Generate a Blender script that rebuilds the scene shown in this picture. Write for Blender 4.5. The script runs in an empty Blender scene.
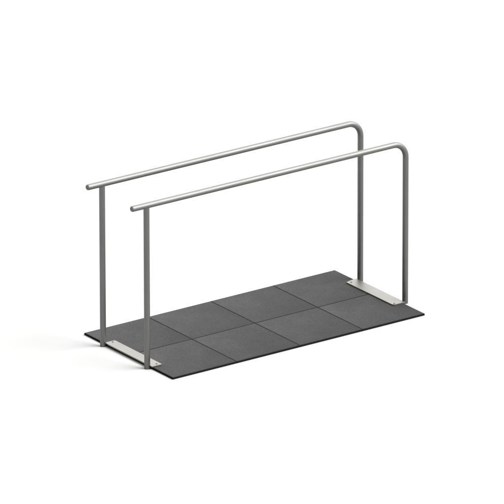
import bpy, bmesh, math, random
from mathutils import Vector, Matrix

random.seed(4)
sc = bpy.context.scene
col = sc.collection

# ------------------------------------------------------------------ helpers
def link_mesh(name, bm, mats, parent=None, smooth=True, loc=(0, 0, 0)):
    me = bpy.data.meshes.new(name)
    bmesh.ops.recalc_face_normals(bm, faces=bm.faces)
    bm.to_mesh(me)
    bm.free()
    for m in (mats if isinstance(mats, (list, tuple)) else [mats]):
        me.materials.append(m)
    for p in me.polygons:
        p.use_smooth = smooth and len(p.vertices) <= 4
    o = bpy.data.objects.new(name, me)
    col.objects.link(o)
    o.location = loc
    if parent:
        o.parent = parent
    return o

def tag(o, label=None, cat=None, group=None, kind=None):
    if label: o['label'] = label
    if cat: o['category'] = cat
    if group: o['group'] = group
    if kind: o['kind'] = kind
    return o

def tube(bm, path, radii, seg=40, caps=(True, True)):
    """Sweep a ring along a path lying in a plane of constant y (or vertical)."""
    rings = []
    n = len(path)
    for i, p in enumerate(path):
        p = Vector(p)
        a = Vector(path[max(i - 1, 0)]); b = Vector(path[min(i + 1, n - 1)])
        t = (b - a).normalized()
        side = Vector((0, 1, 0))
        if abs(t.y) > .9:
            side = Vector((1, 0, 0))
        up = side.cross(t).normalized()
        side = t.cross(up).normalized()
        rings.append([bm.verts.new(p + (side * math.cos(k * 2 * math.pi / seg) + up * math.sin(k * 2 * math.pi / seg)) * radii[i]) for k in range(seg)])
    for r0, r1 in zip(rings, rings[1:]):
        for k in range(seg):
            bm.faces.new((r0[k], r0[(k + 1) % seg], r1[(k + 1) % seg], r1[k]))
    for on, ring in ((caps[0], rings[0]), (caps[1], rings[-1])):
        if on:
            f = bm.faces.new(ring)
            f.smooth = False
            for e in f.edges:
                e.smooth = False

def prism(bm, outline, z0, z1, bevel=0.0, segs=2):
    lo = [bm.verts.new((x, y, z0)) for x, y in outline]
    hi = [bm.verts.new((x, y, z1)) for x, y in outline]
    bm.faces.new(lo[::-1]); top = bm.faces.new(hi)
    n = len(outline)
    for i in range(n):
        bm.faces.new((lo[i], lo[(i + 1) % n], hi[(i + 1) % n], hi[i]))
    if bevel:
        bmesh.ops.bevel(bm, geom=list(top.edges), offset=bevel, segments=segs, profile=.5, affect='EDGES')

# ---------------------------------------------------------------- materials
def new_mat(name):
    m = bpy.data.materials.new(name)
    m.use_nodes = True
    nt = m.node_tree
    return m, nt, nt.nodes['Principled BSDF']

def noise(nt, coord, scale, detail=3, rough=.5, vec_scale=None):
    n = nt.nodes.new('ShaderNodeTexNoise')
    n.inputs['Scale'].default_value = scale
    n.inputs['Detail'].default_value = detail
    n.inputs['Roughness'].default_value = rough
    src = coord
    if vec_scale:
        mp = nt.nodes.new('ShaderNodeMapping')
        mp.inputs['Scale'].default_value = vec_scale
        nt.links.new(coord, mp.inputs['Vector'])
        src = mp.outputs['Vector']
    nt.links.new(src, n.inputs['Vector'])
    return n.outputs['Fac']

def ramp(nt, fac, stops):
    r = nt.nodes.new('ShaderNodeValToRGB')
    e = r.color_ramp.elements
    e[0].position, e[0].color = stops[0][0], (*stops[0][1], 1)
    e[1].position, e[1].color = stops[-1][0], (*stops[-1][1], 1)
    for pos, c in stops[1:-1]:
        x = e.new(pos); x.color = (*c, 1)
    nt.links.new(fac, r.inputs['Fac'])
    return r.outputs['Color']

def steel(name, lo, hi, rough, stretch, metallic=1.0, bump=.02):
    m, nt, b = new_mat(name)
    tc = nt.nodes.new('ShaderNodeTexCoord').outputs['Object']
    big = noise(nt, tc, 6, 4, .6)
    nt.links.new(ramp(nt, big, [(.3, lo), (.7, hi)]), b.inputs['Base Color'])
    b.inputs['Metallic'].default_value = metallic
    fine = noise(nt, tc, 220, 3, .6, stretch)
    mr = nt.nodes.new('ShaderNodeMapRange')
    mr.inputs['To Min'].default_value = rough - .06
    mr.inputs['To Max'].default_value = rough + .06
    nt.links.new(fine, mr.inputs['Value'])
    nt.links.new(mr.outputs['Result'], b.inputs['Roughness'])
    bp = nt.nodes.new('ShaderNodeBump')
    bp.inputs['Strength'].default_value = bump
    bp.inputs['Distance'].default_value = .002
    nt.links.new(fine, bp.inputs['Height'])
    nt.links.new(bp.outputs['Normal'], b.inputs['Normal'])
    return m

STEEL_RAIL = steel('brushed_steel_rail', (.151, .151, .147), (.166, .166, .161), .60, (.04, 1, 1))
STEEL_POST = steel('brushed_steel_post', (.151, .151, .147), (.166, .166, .161), .48, (1, 1, .04))
STEEL_PLATE = steel('steel_plate', (.166, .161, .149), (.190, .184, .171), .50, (1, .05, 1))
STEEL_SCREW = steel('screw_steel', (.115, .113, .107), (.14, .138, .13), .45, (1, 1, 1))

def rubber():
    m, nt, b = new_mat('granulated_rubber')
    tc = nt.nodes.new('ShaderNodeTexCoord').outputs['Object']
    oi = nt.nodes.new('ShaderNodeObjectInfo')
    # a different cut of the granulate on each tile
    off = nt.nodes.new('ShaderNodeVectorMath'); off.operation = 'ADD'
    sc_ = nt.nodes.new('ShaderNodeVectorMath'); sc_.operation = 'SCALE'
    cmb = nt.nodes.new('ShaderNodeCombineXYZ')
    for k in range(3):
        nt.links.new(oi.outputs['Random'], cmb.inputs[k])
    nt.links.new(cmb.outputs[0], sc_.inputs[0]); sc_.inputs['Scale'].default_value = 37
    nt.links.new(tc, off.inputs[0]); nt.links.new(sc_.outputs[0], off.inputs[1])
    v = off.outputs[0]
    vor = nt.nodes.new('ShaderNodeTexVoronoi')
    vor.inputs['Scale'].default_value = 215
    nt.links.new(v, vor.inputs['Vector'])
    grains = ramp(nt, vor.outputs['Color'], [(.0, (.0185, .0185, .0187)), (.55, (.0255, .0255, .0258)), (.85, (.031, .031, .0314)), (1.0, (.046, .046, .0465))])
    patch = ramp(nt, noise(nt, v, 5, 5, .6), [(.3, (.88, .88, .88)), (.72, (1.14, 1.14, 1.14))])
    mx = nt.nodes.new('ShaderNodeMix'); mx.data_type = 'RGBA'; mx.blend_type = 'MULTIPLY'
    mx.inputs[0].default_value = 1
    nt.links.new(grains, mx.inputs[6]); nt.links.new(patch, mx.inputs[7])
    # granulate grows paler, unevenly, towards one corner of the casting
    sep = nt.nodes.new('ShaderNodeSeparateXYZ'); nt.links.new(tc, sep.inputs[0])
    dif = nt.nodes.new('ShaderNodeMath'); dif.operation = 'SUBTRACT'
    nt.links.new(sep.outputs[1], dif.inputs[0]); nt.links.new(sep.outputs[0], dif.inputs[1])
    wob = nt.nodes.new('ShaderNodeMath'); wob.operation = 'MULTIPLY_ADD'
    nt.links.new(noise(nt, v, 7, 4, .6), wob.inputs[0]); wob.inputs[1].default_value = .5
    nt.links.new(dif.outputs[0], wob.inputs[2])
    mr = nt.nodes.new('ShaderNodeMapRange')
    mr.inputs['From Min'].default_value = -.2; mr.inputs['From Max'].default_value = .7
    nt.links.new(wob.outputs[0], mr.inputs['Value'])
    corner_tone = ramp(nt, mr.outputs['Result'], [(.0, (.74, .74, .74)), (1., (1.32, 1.32, 1.31))])
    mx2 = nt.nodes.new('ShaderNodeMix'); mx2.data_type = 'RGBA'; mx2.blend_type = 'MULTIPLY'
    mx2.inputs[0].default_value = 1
    nt.links.new(mx.outputs[2], mx2.inputs[6]); nt.links.new(corner_tone, mx2.inputs[7])
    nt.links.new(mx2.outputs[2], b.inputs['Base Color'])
    # each casting comes out a touch lighter or darker than its neighbours
    tone = nt.nodes.new('ShaderNodeMapRange')
    tone.inputs['To Min'].default_value = .91; tone.inputs['To Max'].default_value = 1.01
    nt.links.new(oi.outputs['Random'], tone.inputs['Value'])
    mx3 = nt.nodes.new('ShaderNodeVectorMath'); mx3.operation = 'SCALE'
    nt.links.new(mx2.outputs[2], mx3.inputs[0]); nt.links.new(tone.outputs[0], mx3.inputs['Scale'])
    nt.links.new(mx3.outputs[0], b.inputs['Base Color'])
    b.inputs['Roughness'].default_value = .8
    b.inputs['Specular IOR Level'].default_value = .12
    bp = nt.nodes.new('ShaderNodeBump')
    bp.inputs['Strength'].default_value = .25
    bp.inputs['Distance'].default_value = .0015
    nt.links.new(vor.outputs['Distance'], bp.inputs['Height'])
    nt.links.new(bp.outputs['Normal'], b.inputs['Normal'])
    return m
RUBBER = rubber()

def rubber_edge(name, lo, hi):
    m, nt, b = new_mat(name)
    tc = nt.nodes.new('ShaderNodeTexCoord').outputs['Object']
    nt.links.new(ramp(nt, noise(nt, tc, 60, 3), [(.3, (lo, lo, lo * 1.02)), (.7, (hi, hi, hi * 1.03))]), b.inputs['Base Color'])
    b.inputs['Roughness'].default_value = .85
    b.inputs['Specular IOR Level'].default_value = .05
    return m
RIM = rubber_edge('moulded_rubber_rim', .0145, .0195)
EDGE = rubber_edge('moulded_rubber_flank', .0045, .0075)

def floor_mat():
    m, nt, b = new_mat('pale_floor')
    tc = nt.nodes.new('ShaderNodeTexCoord').outputs['Object']
    nt.links.new(ramp(nt, noise(nt, tc, 2, 3), [(.3, (.3195, .3195, .3195)), (.7, (.3205, .3205, .3205))]), b.inputs['Base Color'])
    b.inputs['Roughness'].default_value = 1
    b.inputs['Specular IOR Level'].default_value = 0
    return m

# ------------------------------------------------------------------- ground
bm = bmesh.new()
bmesh.ops.create_circle(bm, cap_ends=True, segments=96, radius=900)
tag(link_mesh('ground', bm, floor_mat(), smooth=False), 'plain white studio floor under the tiles and bars', kind='structure')

# -------------------------------------------------------------- rubber tiles
T = .014                     # tile thickness
def make_tile():
    # flat granulate top, a shallow moulded rim round it, upright flanks
    bm = bmesh.new()
    h = .25075 - .0003
    loops = []
    for half, z in ((h, .0004), (h, T - .0016), (h - .0012, T - .0010), (h - .0056, T)):
        loops.append([bm.verts.new((sx * half, sy * half, z)) for sx, sy in ((-1, -1), (1, -1), (1, 1), (-1, 1))])
    bm.faces.new(loops[0][::-1]).material_index = 2
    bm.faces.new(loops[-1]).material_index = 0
    for n, (a, b) in enumerate(zip(loops, loops[1:])):
        for k in range(4):
            bm.faces.new((a[k], a[(k + 1) % 4], b[(k + 1) % 4], b[k])).material_index = 1 if n == 2 else 2
    return link_mesh('rubber_tile', bm, [RUBBER, RIM, EDGE], smooth=False)

tile_labels = {
    (0, 0): 'dark rubber tile at front corner of the mat, near end of left plate on it',
    (1, 0): 'bare dark rubber tile in front row, beside the front corner tile',
    (2, 0): 'bare dark rubber tile in front row, beside the right corner tile',
    (3, 0): 'dark rubber tile at right corner of the mat, near end of right plate on it',
    (0, 1): 'dark rubber tile at left corner of the mat, far end of left plate on it',
    (1, 1): 'bare dark rubber tile in back row, beside the left corner tile',
    (2, 1): 'bare dark rubber tile in back row, beside the back corner tile',
    (3, 1): 'dark rubber tile at back corner of the mat, far end of right plate on it',
}
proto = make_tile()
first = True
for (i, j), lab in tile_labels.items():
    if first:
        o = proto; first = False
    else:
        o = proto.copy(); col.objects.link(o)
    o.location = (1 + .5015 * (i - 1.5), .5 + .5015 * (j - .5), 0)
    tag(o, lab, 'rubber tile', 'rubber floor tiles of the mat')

# ------------------------------------------------------------- parallel bars
H = 1.1025 + T               # rail axis height
XL, XR = -.0215, 2.0355
Y_FAR, Y_NEAR = .759, .2595
TIP = -.1448
R = .0195
BEND = .10

bars = bpy.data.objects.new('parallel_bars', None)
bars.empty_display_size = .1
col.objects.link(bars)
bars.location = (1, .5, 0)
tag(bars, 'brushed steel parallel bars with two handrails, four posts and base plates on the mat', 'parallel bars')
def P(x, y, z):
    return (x - 1, y - .5, z)

def handrail(y):
    bm = bmesh.new()
    path = []
    rad = []
    x0 = TIP + .015
    n = 24
    for k in range(n + 1):
        path.append(P(x0 + (XR - BEND - x0) * k / n, y, H)); rad.append(R)
    for k in range(1, 19):
        a = math.pi / 2 * k / 18
        path.append(P(XR - BEND + BEND * math.sin(a), y, H - BEND + BEND * math.cos(a))); rad.append(R)
    tube(bm, path, rad, caps=(True, True))
    rail = link_mesh('handrail', bm, STEEL_RAIL, bars)
    # pressed domed cap closing the free end
    bm = bmesh.new()
    path, rad = [], []
    for k in range(10):
        a = math.radians(4 + 86 * k / 9)
        dx, r = -.0150 * math.cos(a) - .0002, R * math.sin(a)
        path.append(P(x0 + dx, y, H)); rad.append(r)
    tube(bm, path, rad)
    link_mesh('end_cap', bm, STEEL_RAIL, rail)
    return rail

def post(x, y, top):
    bm = bmesh.new()
    tube(bm, [P(x, y, .0006), P(x, y, .002)] + [P(x, y, .002 + (top - .002) * k / 12) for k in range(1, 13)], [R - .001] + [R] * 13)
    return link_mesh('post', bm, STEEL_POST, bars)

def base_plate(outline, screws):
    bm = bmesh.new()
    prism(bm, [(x - 1, y - .5) for x, y in outline], T + .0004, T + .008, bevel=.0012, segs=2)
    pl = link_mesh('base_plate', bm, STEEL_PLATE, bars, smooth=False)
    for x, y in screws:
        bm = bmesh.new()
        cx, cy, _ = P(x, y, 0)
        z = T + .0082
        prof = [(z - .0006, .0066), (z + .0010, .0066), (z + .0024, .0054), (z + .0030, .0040), (z + .0014, .0034), (z + .0014, .0002)]
        seg = 20
        rings = [[bm.verts.new((cx + r * math.cos(a * 2 * math.pi / seg), cy + r * math.sin(a * 2 * math.pi / seg), zz)) for a in range(seg)] for zz, r in prof]
        for r0, r1 in zip(rings, rings[1:]):
            for k in range(seg):
                bm.faces.new((r0[k], r0[(k + 1) % seg], r1[(k + 1) % seg], r1[k]))
        bm.faces.new(rings[0][::-1]); bm.faces.new(rings[-1])
        link_mesh('screw', bm, STEEL_SCREW, pl, smooth=True)
    return pl

for y in (Y_FAR, Y_NEAR):
    handrail(y)
    post(XL, y, H - R * .55)
    post(XR, y, H - BEND - .0003)

base_plate([(-.010, .224), (.066, .224), (.070, .228), (.070, .752), (.064, .758), (-.010, .758)],
           [(.041, .738), (.044, .248)])
base_plate([(1.930, .230), (2.012, .230), (2.012, .768), (1.975, .768), (1.917, .752), (1.917, .243)],
           [(1.943, .732), (1.940, .248)])

# ------------------------------------------------------------------ lighting
w = bpy.data.worlds.new('World')
sc.world = w
w.use_nodes = True
bg = w.node_tree.nodes['Background']
# studio surround: even light all round, glow added behind to lift rails and plates
wt = w.node_tree
tcw = wt.nodes.new('ShaderNodeTexCoord')
dot = wt.nodes.new('ShaderNodeVectorMath'); dot.operation = 'DOT_PRODUCT'
wt.links.new(tcw.outputs['Generated'], dot.inputs[0])
dot.inputs[1].default_value = Vector((.55, .77, .33)).normalized()
mrw = wt.nodes.new('ShaderNodeMapRange'); mrw.interpolation_type = 'SMOOTHSTEP'
mrw.inputs['From Min'].default_value = .35; mrw.inputs['From Max'].default_value = 1.0
mrw.inputs['To Min'].default_value = .22; mrw.inputs['To Max'].default_value = .95
wt.links.new(dot.outputs['Value'], mrw.inputs['Value'])
bg.inputs['Color'].default_value = (1, .998, .995, 1)
wt.links.new(mrw.outputs['Result'], bg.inputs['Strength'])

sun = bpy.data.lights.new('key_light', 'SUN')
sun.energy = 2.35
sun.angle = math.radians(42)
sun.color = (1, .998, .992)
so = bpy.data.objects.new('key_light', sun)
col.objects.link(so)
el = math.radians(45)
d = Vector((.70 * math.cos(el), -.714 * math.cos(el), math.sin(el)))
so.rotation_euler = (-d).to_track_quat('-Z', 'Y').to_euler()
so.location = d * 6 + Vector((1, .5, 0))

# -------------------------------------------------------------------- camera
f_px, yaw, pit, roll, tx, ty, dist = 10.4912, .9527, .3543, -.0017, 1.1309, .7150, 68.3544
F = Vector((math.cos(pit) * math.cos(yaw), math.cos(pit) * math.sin(yaw), -math.sin(pit)))
Rt = Vector((math.sin(yaw), -math.cos(yaw), 0))
Up = Rt.cross(F)
R2 = Rt * math.cos(roll) + Up * math.sin(roll)
U2 = -Rt * math.sin(roll) + Up * math.cos(roll)
Cpos = Vector((tx, ty, .4 + T)) - F * dist
cam = bpy.data.cameras.new('camera')
cam.sensor_width = 36
cam.lens = 36 * f_px * 1000 / 504
cam.clip_start = 1
cam.clip_end = 3000
co = bpy.data.objects.new('camera', cam)
col.objects.link(co)
m = Matrix((R2, U2, -F)).transposed().to_4x4()
m.translation = Cpos
co.matrix_world = m
sc.camera = co

sc.view_settings.view_transform = 'Standard'
sc.view_settings.look = 'None'
sc.view_settings.gamma = 1
sc.view_settings.exposure = 1.925
sc.render.resolution_x = sc.render.resolution_y = 1024
